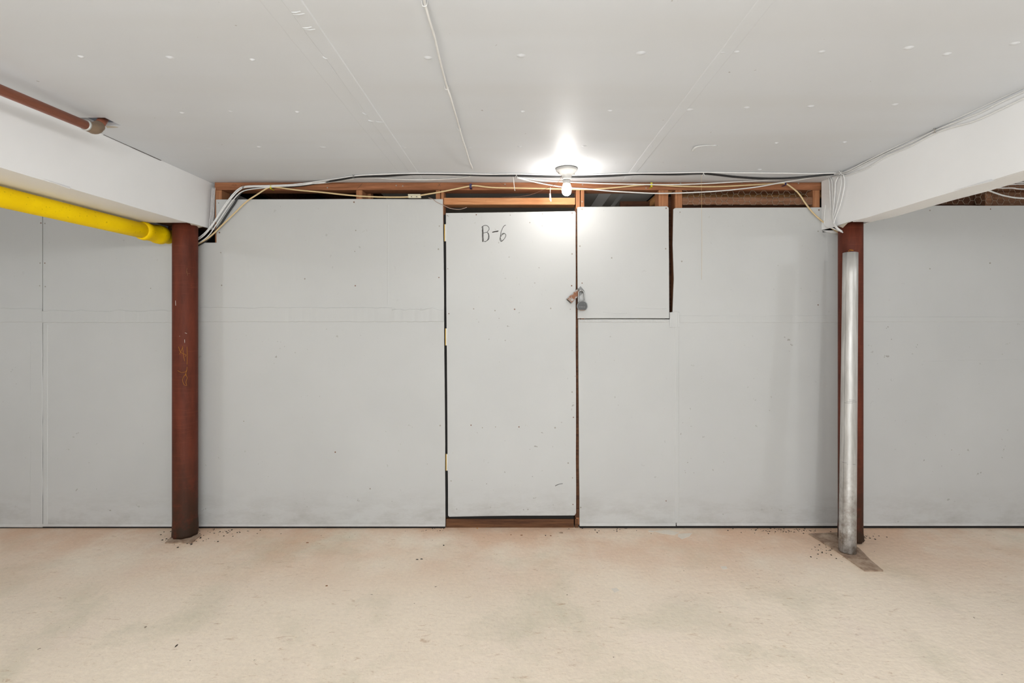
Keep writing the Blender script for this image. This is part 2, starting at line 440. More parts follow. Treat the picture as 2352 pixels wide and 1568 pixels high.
# peeled curl of ceiling paint right of the lamp
q = [CE(1591, 340), CE(1600, 334), CE(1625, 333), CE(1648, 334)]
tube('paint_curl', [(q[0].x, q[0].y, CZ-0.012), (q[1].x, q[1].y, CZ-0.006), (q[2].x, q[2].y, CZ-0.002), (q[3].x, q[3].y, CZ-0.001)], [0.005]*7+[0.003]*6+[0.0012]*6, 'white_trim', ce)

# outer shell
tag(box('wall_left', XL-0.1, XL, YB, YF, 0, 2.4, 'shell'), kind='structure')
tag(box('wall_right', XR, XR+0.1, YB, YF, 0, 2.4, 'shell'), kind='structure')
tag(box('wall_front', XL, XR, YB-0.1, YB, 0, 2.4, 'shell'), kind='structure')
st = thing('wall_storage', kind='structure', loc=(0, 0, 0))
box('rear_wall', XL, XR, YF, YF+0.1, 0, 2.4, 'store', st)
box('partition', -1.99, -1.95, WY+0.1, YF, 0, 2.02, 'dark', st)
box('partition', 1.93, 1.97, WY+0.1, YF, 0, 2.02, 'dark', st)
box('upper_deck', XL, XR, WY+0.1, YF, 2.25, 2.30, 'dark', st)
box('plaster_ceiling', wx(858, 2.98), wx(1520, 2.98), WY+0.105, YF, CZ, CZ+0.02, 'store', st)
box('plaster_band', 0.52, 0.60, WY+0.2, 4.6, CZ-0.002, CZ, 'white_trim', st)
box('plaster_band', 0.66, 0.69, WY+0.2, 4.6, CZ-0.002, CZ, 'white_trim', st)
for xx in (-1.7, -1.3, -0.95):
    box('joist', xx-0.02, xx+0.02, WY+0.11, YF, 2.06, 2.25, 'dark_wood', st)

# ---------------- boxed-in ceiling beams
def beam(x0, x1, zb, y1, yopen, name):
    # clad on three sides; the bottom board stops short at the column and shows the steel inside
    t = 0.012; n = 44; V = []; Fq = []
    r = thing(name, kind='structure')
    ys = [YB+(y1-YB)*k/n for k in range(n+1)]
    for side, xa, xb in (('side_board', x0, x0+t), ('side_board', x1-t, x1)):
        V = []; Fq = []
        for k, y in enumerate(ys):
            dz = random.uniform(-0.0022, 0.0022)
            if y > yopen and side: dz += 0.003
            V += [(xa, y, CZ), (xb, y, CZ), (xb, y, zb+dz), (xa, y, zb+dz)]
        for k in range(n):
            for j in range(4): Fq.append((k*4+j, k*4+(j+1) % 4, k*4+4+(j+1) % 4, k*4+4+j))
        Fq += [(0, 1, 2, 3), (n*4, n*4+1, n*4+2, n*4+3)]
        link(side, V, Fq, 'beam', r)
    box('bottom_board', x0+t, x1-t, YB, yopen, zb+0.001, zb+0.012, 'beam', r)
    return r
bl = beam(-2.085, -1.824, 1.764, 3.3, 2.70, 'ceiling_beam')
box('steel_flange', -2.06, -1.85, YB, 3.3, 1.778, 1.792, 'dark_wood', bl)
box('steel_web', -1.965, -1.945, YB, 3.3, 1.792, CZ, 'dark_wood', bl)
br = beam(1.786, 1.915, 1.752, WY-0.001, 2.62, 'ceiling_beam')
box('steel_flange', 1.80, 1.90, YB, WY-0.01, 1.768, 1.782, 'dark_wood', br)
box('steel_web', 1.84, 1.86, YB, WY-0.01, 1.782, CZ, 'dark_wood', br)
def flap(pts, r):       # small torn tongues of facing paper
    return link('torn_paper', pts, [(0, 1, 2), (0, 2, 1)] if len(pts) == 3 else [(0, 1, 2, 3)], 'beam', r)
Y0 = 1.786*F/(2278-VX)
def tri_prism(name, a, b_, c, th, mat, r):
    a, b_, c = Vector(a), Vector(b_), Vector(c); nn = (b_-a).cross(c-a).normalized()*th
    return link(name, [a, b_, c, a+nn, b_+nn, c+nn], [(0, 1, 2), (5, 4, 3), (0, 3, 4, 1), (1, 4, 5, 2), (2, 5, 3, 0)], mat, r)
tri_prism('torn_paper', (1.785, Y0+0.16, 1.757), (1.785, Y0, 1.757), (1.775, Y0-0.02, 1.746), 0.002, 'beam', br)
Y1 = 1.824*F/(VX-140)
tri_prism('torn_paper', (-1.823, Y1-0.08, 1.768), (-1.823, Y1+0.04, 1.768), (-1.816, Y1+0.03, 1.758), 0.002, 'beam', bl)
tri_prism('torn_paper', (1.786, 2.63, 1.757), (1.786, 2.72, 1.752), (1.80, 2.70, 1.738), 0.003, 'paper', br)
tri_prism('torn_paper', (-1.824, 2.70, 1.768), (-1.824, 2.82, 1.764), (-1.86, 2.80, 1.750), 0.003, 'paper', bl)
prism_y('end_board', [(wx(1888), 1.752), (wx(1936), 1.752), (wx(1936), wz(536)), (wx(1910), wz(536)), (wx(1890), wz(531))], WY-0.012, WY-0.0005, 'beam', br)

# ---------------- the far wall
wb = thing('wall_back', kind='structure')
screw_me = {}
def screws(pts, parent, y=WY):
    for k, (px, py) in enumerate(pts):
        key = 'rusty_screw' if k % 3 == 1 else 'zinc'
        if key not in screw_me:
            r = 0.0042; seg = 10; V = []; Fq = []
            for rr, yy in ((r, 0), (r*0.9, -0.0009), (r*0.45, -0.0007)):
                for j in range(seg):
                    a = 2*math.pi*j/seg; V.append((rr*math.cos(a), yy, rr*math.sin(a)))
            for i in range(2):
                for j in range(seg): Fq.append((i*seg+j, i*seg+(j+1) % seg, (i+1)*seg+(j+1) % seg, (i+1)*seg+j))
            Fq.append(tuple(range(2*seg, 3*seg)))
            o = link('screw_head', V, Fq, key, parent); screw_me[key] = o.data
        else:
            o = bpy.data.objects.new('screw_head', screw_me[key]); COL.objects.link(o); o.parent = parent
        o.location = (wx(px), y, wz(py)); s = random.uniform(0.75, 1.15); o.scale = (s, 1, s)
TH = 0.010
def jag(pts, amp=0.6, step=60):
    out = []
    for i in range(len(pts)):
        a = pts[i]; b_ = pts[(i+1) % len(pts)]
        d = math.hypot(b_[0]-a[0], b_[1]-a[1]); n = max(1, int(d/step))
        out.append(a)
        for k in range(1, n):
            t = k/n; nx, ny = -(b_[1]-a[1])/d, (b_[0]-a[0])/d; j = random.uniform(-amp, amp)
            out.append((a[0]+(b_[0]-a[0])*t+nx*j, a[1]+(b_[1]-a[1])*t+ny*j))
    return out
def panel(pts, mat, y=WY, name='wall_panel', parent=None, th=TH, amp=0.5):
    q = [(wx(a, y), wz(b_, y)) for a, b_ in jag(pts, amp)]
    return prism_y(name, q, y, y+th, mat, parent or wb, bevel=0.0012)
lo_l = -590
p_l0u = panel([(lo_l, 418), (97.2, 418), (97.2, 736), (lo_l, 736)], 'ply', amp=0)
p_l0l = panel([(lo_l, 736), (97.2, 736), (97.2, 1211), (lo_l, 1207)], 'wall', amp=0.3)
p_l1u = panel([(98.6, 418), (380, 418), (380, 558), (424.5, 558), (424.5, 736), (98.6, 736)], 'ply', amp=0)
p_l1l = panel([(98.6, 736), (424.5, 736), (424.5, 1207), (98.6, 1207)], 'wall', amp=0.3)
p_au = panel([(425.5, 557), (497, 557), (496, 458), (760, 457), (1017, 457), (1019, 600), (1020, 736), (425.5, 736)], 'ply', amp=0.35)
p_al = panel([(425.5, 736), (1020, 736), (1022, 960), (1023, 1206.5), (425.5, 1207)], 'wall', amp=0.35)
p_bu = panel([(1326, 476), (1330, 475), (1532, 473.5), (1536, 477), (1537.5, 731), (1327, 731)], 'ply', amp=0.2)
p_bl = panel([(1328, 733), (1552, 733), (1552.5, 1206), (1331, 1204)], 'wall', amp=0.35)
p_cu = panel([(1547, 480), (1551, 477.5), (1888, 476), (1889.5, 533), (1958, 533), (1958, 738), (1553, 738), (1545, 716), (1548, 640), (1545.5, 560)], 'ply', amp=0.4)
p_cl = panel([(1554, 738), (1958, 738), (1958, 1205), (1554, 1205)], 'wall', amp=0.3)
p_du = panel([(1959, 534), (1959, 472.5), (2970, 471), (2970, 738), (1959, 738)], 'ply', amp=0.3)
p_dl = panel([(1959, 738), (2970, 738), (2970, 1206), (1959, 1206)], 'wall', amp=0.3)
screws([(92, 604), (103, 604), (91, 656), (104, 658)], p_l1u)
screws([(346, 662), (94, 512), (103, 513)], p_l1u)
screws([(502, 466), (504, 534), (507, 580), (509, 655), (813, 464), (817, 529), (815, 577), (816, 656), (1009, 519), (1007, 572), (1008, 637), (700, 640)], p_au)
screws([(1011, 977), (770, 1038), (850, 1122), (560, 967)], p_al)
screws([(1337, 480), (1530, 478), (1332, 565), (1529, 571), (1337, 650), (1405, 592)], p_bu)
screws([(1334, 1165), (1530, 1150)], p_bl)
screws([(1562, 487), (1881, 482), (1879, 531), (1566, 600), (1879, 700)], p_cu)
screws([(2136, 483), (2275, 480), (2136, 617), (2274, 604)], p_du)

# taped joints: thin ragged strips of tape and compound
def ragged(px0, px1, pyt, pyb, parent, amp_t=3.0, amp_b=0.6, th=0.0032, n=60, mat='tape', y=WY):
    top = []; bot = []
    a = 0
    for k in range(n+1):
        a = a*0.7+random.uniform(-1, 1)*amp_t*0.5
        px = px0+(px1-px0)*k/n
        top.append((px, pyt+a)); bot.append((px, pyb+random.uniform(-1, 1)*amp_b))
    V = []; Fq = []
    for t, b_ in zip(top, bot):
        e = th*random.uniform(0.75, 1.2)
        V += [(wx(t[0]), y, wz(t[1])), (wx(t[0]), y-e, wz(t[1]+1)), (wx(b_[0]), y-e, wz(b_[1]-1)), (wx(b_[0]), y, wz(b_[1]))]
    for k in range(n):
        for j in range(3): c = k*4+j; Fq.append((c, c+1, c+5, c+4))
    return link('joint_tape', V, Fq, mat, parent)
ragged(-560, 98, 708, 740, p_l0l); ragged(98, 424, 713, 741, p_l1l)
ragged(426, 900, 706, 739, p_al, 2); ragged(900, 1019, 710, 739, p_al, 5, n=18)
ragged(1330, 1536, 733.5, 740, p_bl, 0.4); ragged(1538, 1560, 716, 752, p_bl, 2, n=8)
ragged(1561, 1958, 724, 741, p_cl, 1.0, th=0.0018); ragged(1959, 2960, 727, 739, p_dl, 0.8, th=0.0018)
def ragged_v(pxl, pxr, py0, py1, parent, th=0.0022, amp=1.5, n=40):
    V = []; Fq = []; a = 0
    for k in range(n+1):
        py = py0+(py1-py0)*k/n; a = a*0.8+random.uniform(-1, 1)*amp*0.5; e = th*random.uniform(0.8, 1.2)
        V += [(wx(pxl+a), WY, wz(py)), (wx(pxl+a+1.2), WY-e, wz(py)), (wx(pxr-1.2), WY-e, wz(py)), (wx(pxr), WY, wz(py))]
    for k in range(n):
        for j in range(3): c = k*4+j; Fq.append((c, c+1, c+5, c+4))
    return link('joint_tape', V, Fq, 'tape', parent)
ragged_v(70, 98, 785, 1206, p_l0l); ragged_v(99, 110, 745, 1206, p_l1l)
ragged_v(1550, 1560, 745, 1200, p_cl, 0.0016, 0.6); ragged_v(889, 893, 470, 700, p_au, 0.0006, 0.2)
# ripped blister near the middle joint
for (a, b_, c, d) in ((1385, 716, 1440, 719), (1460, 706, 1530, 708), (2200, 827, 2352, 824), (2120, 829, 2190, 828), (905, 708, 960, 716), (965, 708, 1010, 719)):
    tube('paint_ridge', [P(a, b_, WY), P((a+c)/2, (b_+d)/2+1.5, WY), P(c, d, WY)], 0.0011, 'tape', wb, 6, 5)
# thin metal edging along the foot of the boards
def edging(px0, px1, pyt, pyb, parent, name='bottom_edging'):
    return box(name, wx(px0), wx(px1), WY-0.003, WY, wz(pyb), wz(pyt), 'white_trim', parent, 0.001)
edging(lo_l, 424, 1203, 1208.8, p_l1l); edging(426, 1023, 1203, 1208.5, p_al)
edging(1331, 1552, 1201, 1207.5, p_bl); edging(1554, 1958, 1200.5, 1207, p_cl); edging(1959, 2960, 1201, 1207, p_dl)

# framing behind the boards
FY = WY+TH+0.002                                     # front of studs
def fx(px): return wx(px, FY)
def fz(py): return wz(py, FY)
def stud(px0, px1, pyt, pyb=1205, y=FY, d=0.085, mat='wood_z', name='stud'):
    return box(name, wx(px0, y), wx(px1, y), y, y+d, wz(pyb, y), wz(pyt, y), mat, wb, 0.0015)
def rail(px0, px1, pyt, pyb, y=FY, d=0.085, mat='wood_x', name='rail'):
    return box(name, wx(px0, y), wx(px1, y), y, y+d, wz(pyb, y), wz(pyt, y), mat, wb, 0.0015)
box('top_plate', fx(493), fx(1892), FY, FY+0.085, fz(436), CZ-0.001, 'wood_x', wb, 0.0015)
box('top_plate', fx(1938), fx(2960), FY, FY+0.085, fz(436), CZ-0.001, 'old_wood', wb, 0.0015)
stud(494, 509, 436.5, 1200); stud(818, 832, 436.5); stud(1001, 1011, 436.5); stud(1012.5, 1019, 436.5, mat='wood_z')
stud(1323, 1332, 436.5); stud(1334, 1342, 436.5)
stud(1513, 1535, 436.5, 720); stud(1551.5, 1567, 436.5); stud(1867, 1883, 436.5)
stud(1530, 1562, 452, 1200, FY+0.09, 0.03, 'dark_wood', 'backing_board')
rail(1019.5, 1321, 454, 469.5, mat='header', name='header')
rail(1567.5, 1866.5, 452.5, 469.5, mat='old_wood', name='header')
rail(1545, 1900, 425, 452, FY+0.14, 0.04, 'gold_x', 'joist')
rail(1567.5, 1866.5, 474, 500, FY+0.03, 0.05, 'dark_wood', 'blocking')
rail(1425, 1512, 462, 500, FY+0.20, 0.03, 'dark_wood', 'blocking')
# knee brace behind the opening
a = P(1524, 445, FY+0.05); b_ = P(1470, 492, FY+0.35)
tube('brace', [a+Vector((0.03, -0.02, 0.03)), b_], 0.028, 'gold_x', wb, 4, 1)
stud(838, 852, 441, 600, FY+0.10, 0.05, 'wood_z', 'stud')
stud(2263, 2278, 436.5, mat='old_wood'); rail(2278.5, 2420, 440, 520, FY+0.05, 0.02, 'old_wood', 'backing_board')
rail(1960, 2238, 440, 520, FY+0.06, 0.02, 'dark_wood', 'backing_board'); stud(2420, 2440, 436.5)
rail(2440, 2900, 440, 520, FY+0.05, 0.02, 'dark_wood', 'backing_board')
rail(386, 424, 520, 545, FY, 0.04, 'dark_wood', 'blocking')
box('bottom_plate', wx(lo_l, FY), fx(1019), FY, FY+0.08, 0, 0.035, 'dark', wb)
box('gap_shade', wx(lo_l), wx(1022), WY+0.003, FY, 0, 0.0105, 'dark', wb)  # blackened strips: painted shade in the gap under the boards
box('gap_shade', wx(1332), wx(2960), WY+0.003, FY, 0, 0.0125, 'dark', wb)
box('bottom_plate', fx(1331), fx(2960), FY, FY+0.08, 0, 0.035, 'dark', wb)
box('shade_sheet', wx(lo_l, FY), fx(380), FY+0.082, FY+0.09, 0, 2.0, 'dark', wb)  # black sheet stands in for the shade behind the left boards
# pencil writing and nails on the framing
def nail_on(px, py, y): 
    p = P(px, py, y); o = bpy.data.objects.new('screw_head', screw_me['zinc']); COL.objects.link(o); o.parent = wb; o.location = p
for px, py in ((752, 431), (910, 426), (925, 427), (1160, 423), (1338, 424), (1484, 432), (1834, 421), (1704, 419), (1563, 421), (1337, 463)): nail_on(px, py, FY-0.0005)
tubes('pencil_mark', [[P(1006, 420, FY-0.0006), P(1012, 428, FY-0.0006)], [P(1012, 420, FY-0.0006), P(1006, 428, FY-0.0006)],
      [P(832, 421, FY-0.0006), P(826, 428, FY-0.0006), P(820, 433, FY-0.0006)],
      [P(1148, 418, FY-0.0008), P(1155, 423, FY-0.0008), P(1163, 428, FY-0.0008)]], 0.0006, 'marker', wb)
box('jamb_shade', wx(1018.5), wx(1032), WY+0.0125, FY+0.02, wz(1190), wz(492), 'dark', wb)  # black filler added as painted shade in the hinge-side gap
box('jamb_shade', wx(1321.5), wx(1331), WY+0.0105, FY-0.0005, wz(1190), wz(478), 'dark_wood', wb)  # darker wood filler, shade of the latch-side gap put into its colour
# sill under the door
box('door_sill', fx(1024.5), fx(1318), FY-0.004, FY+0.085, 0, wz(1191.5, FY), 'sill_wood', wb, 0.002)
box('sill_block', fx(1320.5), fx(1328), FY-0.004, FY+0.085, 0, wz(1191, FY), 'sill_wood', wb, 0.001)

# chicken wire stapled across the openings
def chicken(px0, px1, py0, py1, y, cell=26):
    runs = []
    hpx = cell*0.62; row = 0; py = py0
    while py < py1+hpx:
        px = px0+(cell/2 if row % 2 else 0)
        while px < px1:
            j = lambda: random.uniform(-2.2, 2.2)
            a = (px, py); b_ = (px+cell*0.33+j(), py+j()*0.4)
            c = (px+cell*0.5, py+hpx*0.5+j()); d = (px-cell*0.17, py+hpx*0.5+j())
            for s, e in ((a, b_), (b_, c), (a, d)):
                if py0-1 <= min(s[1], e[1]) and max(s[1], e[1]) <= py1 and px0 <= min(s[0], e[0]) and max(s[0], e[0]) <= px1:
                    runs.append([P(s[0], s[1], y), P(e[0], e[1], y+random.uniform(-0.002, 0.002))])
            px += cell
        py += hpx*0.5; row += 1
    o = tubes('chicken_wire', runs, 0.0008, 'wire_mesh', wb, 4, 1); o['kind'] = 'stuff'
chicken(1569, 1866, 438, 475, FY-0.004)
chicken(2060, 2520, 420, 474, FY-0.004)

# ---------------- the door B-6
dr = thing('door_1', kind='structure')
DY = WY-0.001
leaf = panel([(1024, 489), (1180, 487), (1320.5, 484.5), (1322.3, 488), (1323.2, 1178), (1320, 1183.5), (1180, 1184), (1032, 1186.5), (1029, 1184), (1027, 900), (1025, 700)],
             'door', DY, 'door_panel', dr, 0.012, 0.35)
prism_y('door_gap_shade', [(fx(1033), fz(1191)), (fx(1318), fz(1191)), (fx(1318), fz(1150)), (fx(1033), fz(1150))], FY+0.0015, FY+0.02, 'dark', dr)  # black backing, painted shade for the gap under the door
screws([(1027.5, 495), (1094, 493), (1172, 494), (1246, 491), (1314, 489), (1217, 511), (1314, 583), (1313, 656), (1088, 709), (1137, 713), (1182, 710), (1265, 708),
        (1028.5, 617), (1031, 720), (1310, 710), (1314, 805), (1082, 976), (1108, 982), (1138, 980), (1192, 980), (1275, 982), (1314, 900), (1317, 958), (1305, 1063), (1315, 1097), (1316, 1158), (1036, 1104)], leaf, DY)
L = lambda pts, y=DY-0.0004: [P(1090+a/22.4, 500+b_/22.4, y) for a, b_ in pts]
strokes = [[(370, 480), (395, 520), (410, 640), (415, 800), (412, 1000), (425, 1120), (435, 1240)],
           [(430, 440), (440, 600), (450, 820), (450, 1000), (455, 1130), (440, 1240)],
           [(395, 600), (400, 760), (395, 930), (408, 1090), (415, 1240)],
           [(370, 480), (450, 420), (540, 395), (640, 405), (710, 460), (745, 530), (745, 600), (700, 670), (640, 740), (560, 755), (460, 785)],
           [(640, 740), (690, 800), (720, 900), (715, 1000), (695, 1090), (640, 1170), (550, 1225), (480, 1200)],
           [(700, 770), (735, 880), (745, 1050), (700, 1130), (620, 1190), (540, 1240)],
           [(905, 740), (1010, 715), (1100, 695), (1200, 700)], [(920, 755), (1060, 725), (1190, 710), (1230, 665)], [(960, 715), (1100, 690), (1220, 668)],
           [(1605, 370), (1510, 430), (1430, 560), (1370, 720), (1335, 900), (1330, 1020), (1355, 1120), (1410, 1190), (1480, 1140), (1560, 1040), (1605, 930), (1600, 860), (1540, 805), (1460, 810), (1380, 850)],
           [(1350, 900), (1320, 1010), (1305, 1100), (1330, 1180), (1385, 1220), (1470, 1130)], [(1370, 960), (1400, 890), (1470, 840), (1530, 820)]]
tubes('marker_lettering', [L(s) for s in strokes], 0.0015, 'marker', leaf, 6, 5)
tube('scuff_mark', [P(1275, 1115.5, DY-0.0003), P(1283, 1112, DY-0.0003), P(1293, 1110, DY-0.0003)], [0.0016]*6+[0.0013]*6+[0.0006], 'marker', leaf)
for k, (py0, py1) in enumerate(((515, 554), (754, 793), (1042, 1080))):
    dx = (1023, 1025.3, 1026.6)[k]
    h = box('hinge', wx(dx-2.6), wx(dx-0.6), WY-0.003, WY+0.004, wz(py1), wz(py0), 'brass', dr, 0.0006)
    box('hinge_pin', wx(dx-0.6), wx(dx+1.8), WY-0.005, WY+0.002, wz(py1), wz(py0), 'hinge_white', h, 0.0008)

# ================================================================ THINGS
# ---- rusty steel columns
def column(px_c, yc, r, ztop, label):
    xc = (px_c-VX)/F*yc
    c = thing('steel_column', label, 'column', (xc, yc, 0))
    prof = [(r*1.005, 0.006), (r*1.02, 0.02), (r*1.01, 0.06), (r*0.99, 0.11), (r, 0.2)]+[(r, 0.2+(ztop-0.2)*k/12) for k in range(1, 13)]
    sh = lathe('shaft', prof, 'rust', c, 40)
    for v in sh.data.vertices:               # eaten-away foot
        if v.co.z < 0.13:
            k = 1+0.05*math.sin(9*math.atan2(v.co.y, v.co.x)+v.co.z*60)*(1-v.co.z/0.13); v.co.x *= k; v.co.y *= k
    return c, xc
zl = 1.776; c1, xl = column(425.5, 2.775, 0.0622, zl, 'rusty red steel column with yellow crayon number standing beside the yellow pipe end')
c2, xr = column(1953.5, 2.72, 0.0595, 1.766, 'red oxide steel column behind the leaning galvanised tube')
def on_col(px, py, xc, yc, r, lift=0.0004):          # point on the shaft, local to the column
    Y = yc-r
    for _ in range(6):
        x = (px-VX)/F*Y-xc; x = max(-r*0.99, min(r*0.99, x)); Y = yc-math.sqrt(r*r-x*x)-lift
    return Vector((x, Y-yc, CH-(py-VY)/F*Y))
def cc(pts): return [on_col(350+a/3.92, 500+b_/3.92, xl, 2.775, 0.0622) for a, b_ in pts]
tubes('crayon_number', [cc(s) for s in (
    [(272, 1155), (278, 1220), (290, 1290)], [(315, 1160), (318, 1240), (324, 1320)], [(235, 1160), (255, 1210), (300, 1232), (342, 1250)], [(245, 1228), (262, 1190), (275, 1165)],
    [(228, 1375), (262, 1392), (300, 1385), (350, 1370)], [(318, 1342), (312, 1375), (300, 1405), (345, 1420)], [(345, 1395), (330, 1420)],
    [(305, 1405), (280, 1432), (272, 1465), (285, 1500), (312, 1508), (332, 1480), (322, 1440), (300, 1412)])], 0.0010, 'chalk', c1, 5, 5)
tubes('rust_drip', [cc(s) for s in ([(318, 452), (330, 500)], [(320, 502), (368, 500)], [(352, 480), (356, 520)])], 0.0008, 'chip_brown', c1)
tubes('paint_fleck', [cc(s) for s in ([(290, 1095), (291, 1125)], [(208, 745), (210, 790)], [(245, 1064), (248, 1066)], [(340, 1035), (352, 1042)])], 0.0011, 'white_fleck', c1)
tubes('orange_fleck', [[on_col(1880+a/3.73, 480+b_/3.73, xr, 2.72, 0.0595) for a, b_ in s] for s in ([(262, 350), (300, 354)], [(222, 356), (250, 363)], [(228, 366), (245, 366)])], 0.0022, 'orange', c2)
pl = [FL(a, b_) for a, b_ in ((379, 1248), (440, 1248), (463, 1229), (402, 1226))]
tag(prism_z('base_plate', [(p.x, p.y) for p in pl], 0, 0.006, 'plate', None, 0.001), 'thin rusted square steel plate on the floor under the crayon-marked column', 'plate')
pl = [FL(a, b_) for a, b_ in ((1857, 1227), (1928, 1224), (1975, 1262), (2000, 1288), (2029, 1312), (1986, 1312), (1920, 1266))]
tag(prism_z('base_plate', [(p.x, p.y) for p in pl], 0, 0.006, 'plate', None, 0.001), 'long rusted steel strip lying diagonally under the column and leaning tube', 'plate')

# ---- leaning galvanised tube
A = Vector((1.737, 2.572, 0.008)); B = Vector((1.797, 2.6365, 1.589))
tb = thing('leaning_tube', 'silver galvanised metal tube leaning against the red column', 'pipe', A)
V = []; Fq = []; seg = 36; n = 14; ax = (B-A); d = ax.normalized(); u = d.cross(Vector((0, 1, 0))).normalized(); s = u.cross(d)
def ringpts(t, r):
    return [ax*t+(u*math.cos(2*math.pi*k/seg)+s*math.sin(2*math.pi*k/seg))*r for k in range(seg)]
rings = [(k/n, 0.0402-(0.0402-0.0358)*k/n) for k in range(n+1)]
for t, r in rings: V += ringpts(t, r)
V += ringpts(1.0, 0.0335); V += ringpts(0.94, 0.0335)
tot = len(rings)+2
for i in range(tot-1):
    for k in range(seg): Fq.append((i*seg+k, i*seg+(k+1) % seg, (i+1)*seg+(k+1) % seg, (i+1)*seg+k))
Fq.append(tuple(range((tot-1)*seg, tot*seg))); Fq.append(tuple(range(seg)))
o = link('tube_wall', V, Fq, 'tube', tb)
for p in o.data.polygons: p.use_smooth = len(p.vertices) == 4
def on_tube(t, ang, lift=0.0004):
    r = 0.0402-(0.0402-0.0358)*t+lift
    return ax*t+(u*math.cos(ang)+s*math.sin(ang))*r
front = math.atan2((Vector((-0.55, -0.83, 0))).dot(s), (Vector((-0.55, -0.83, 0))).dot(u))
tubes('tube_seam', [[on_tube(k/12, front+0.55) for k in range(13)]], 0.0005, 'steel', tb, 4, 2)
for run in ([[on_tube(0.497, front-1.1+0.2*k) for k in range(8)], [on_tube(0.492, front-0.4+0.2*k) for k in range(6)], [on_tube(0.503, front-0.8+0.2*k) for k in range(5)], [on_tube(0.292, front-0.9+0.2*k) for k in range(3)], [on_tube(0.294, front+0.2+0.2*k) for k in range(4)]]): tubes('saw_mark', [run], 0.0006, 'marker', tb, 4, 2)

# ---- yellow gas pipe
yp = thing('gas_pipe', 'thick yellow painted pipe running under the white beam to the column', 'pipe', (-2.06, 2.8, 1.716))
tube('pipe_run', [Vector((0, YB+0.01-2.8, -0.0)), Vector((0, -1.4, 0)), Vector((0, 0.3, 0))], 0.0415, 'yellow', yp, 32, 2)
V = []; Fq = []; prof = [(0.042, -0.135), (0.049, -0.128), (0.051, -0.11), (0.047, -0.09), (0.047, -0.03), (0.053, -0.02), (0.053, 0.015), (0.049, 0.022)]
for r, y in prof:
    for k in range(32): a = 2*math.pi*k/32; V.append((r*math.cos(a), y, r*math.sin(a)))
for i in range(len(prof)-1):
    for k in range(32): Fq.append((i*32+k, i*32+(k+1) % 32, (i+1)*32+(k+1) % 32, (i+1)*32+k))
Fq += [tuple(range(32)), tuple(range((len(prof)-1)*32, len(prof)*32))]
o = link('pipe_coupling', V, Fq, 'yellow', yp)
for p in o.data.polygons: p.use_smooth = len(p.vertices) == 4

# ---- copper pipe
cp = thing('copper_pipe', 'brown copper pipe under the ceiling beside the white beam, elbow turning up', 'pipe', (-1.672, 1.93, 1.985))
pA = Vector((-1.672, YB+0.02, 1.83)); pB = P(203, 290, 1.898); pB.x = -1.672
off = Vector((-1.672, 1.93, 1.985))
tube('pipe_run', [pA-off, pB-off], 0.0172, 'copper', cp, 28, 1)
e0 = pB+Vector((0, -0.012, 0))
el = spline([e0, pB+Vector((0.0, 0.018, 0.001)), pB+Vector((-0.006, 0.040, 0.010)), pB+Vector((-0.014, 0.062, 0.026))], 6)
tube('elbow', [p-off for p in el], [0.0212]*6+[0.0228]*8+[0.0212]*5, 'elbow', cp, 24, 1)
tube('solder_ring', [e0-off+Vector((0, -0.003, 0)), e0-off+Vector((0, 0.004, 0))], 0.0213, 'solder', cp, 24, 1)
up = [pB+Vector((-0.012, 0.058, 0.022)), pB+Vector((-0.045, 0.125, 0.085))]
tube('riser', [p-off for p in up], 0.0165, 'copper', cp, 20, 1)

# ---- ceiling lampholder and bulb
LP = CE(1301.5, 387)
lh = thing('lampholder', 'white porcelain lampholder screwed to the ceiling', 'lamp', (LP.x, LP.y, CZ))
lathe('porcelain_base', [(0.058, -0.0005), (0.0585, -0.006), (0.0575, -0.012), (0.054, -0.015), (0.050, -0.019), (0.042, -0.026), (0.033, -0.032), (0.027, -0.040), (0.0245, -0.052), (0.0235, -0.060), (0.0195, -0.061)], 'porcelain', lh, 48)
lathe('gasket_ring', [(0.0592, -0.0002), (0.0596, -0.0035), (0.0592, -0.0042)], 'steel', lh, 48)
lathe('base_screw', [(0.004, -0.024), (0.004, -0.031), (0.002, -0.032)], 'zinc', lh, 12, (-0.041, -0.006))
lathe('base_screw', [(0.004, -0.024), (0.004, -0.031), (0.002, -0.032)], 'zinc', lh, 12, (0.041, 0.006))
bb = thing('light_bulb', 'lit white light bulb screwed into the porcelain ceiling lampholder', 'bulb', (LP.x, LP.y, CZ-0.062))
lathe('bulb_cap', [(0.0188, -0.0005), (0.0205, -0.004), (0.0205, -0.022), (0.0195, -0.024)], 'porcelain', bb, 32)
lathe('bulb_glass', [(0.0195, -0.0245), (0.0215, -0.031), (0.0245, -0.04), (0.0258, -0.052), (0.0248, -0.064), (0.020, -0.075), (0.012, -0.0815), (0.003, -0.0835)], 'bulb', bb, 32)
# pull wire
cordp = [P(1289, 403, 2.60), P(1286, 414, 2.62), P(1276, 423, 2.70), P(1264, 429, 2.76), P(1243, 438, 2.82), P(1215, 448, 2.855), P(1185, 452, 2.86), P(1152, 453, 2.862)]
tag(tube('pull_wire', cordp, 0.0012, 'brown_wire'), 'thin twisted brown wire running from the lampholder to the header', 'wire')
tg = thing('cord_tag', 'faded pink paper strip hanging from the brown wire below the lamp', 'tag', P(1264, 430, 2.76))
tube('tag_string', [Vector((0, 0, 0)), P(1263.5, 444, 2.76)-tg.location], 0.0022, 'pink', tg, 6, 1)
prism_y('tag_strip', [tuple((P(a, b_, 2.76)-tg.location)[i] for i in (0, 2)) for a, b_ in ((1262, 444), (1265, 444), (1267, 462), (1265, 463), (1262, 458))], -0.001, 0.001, 'pink', tg)

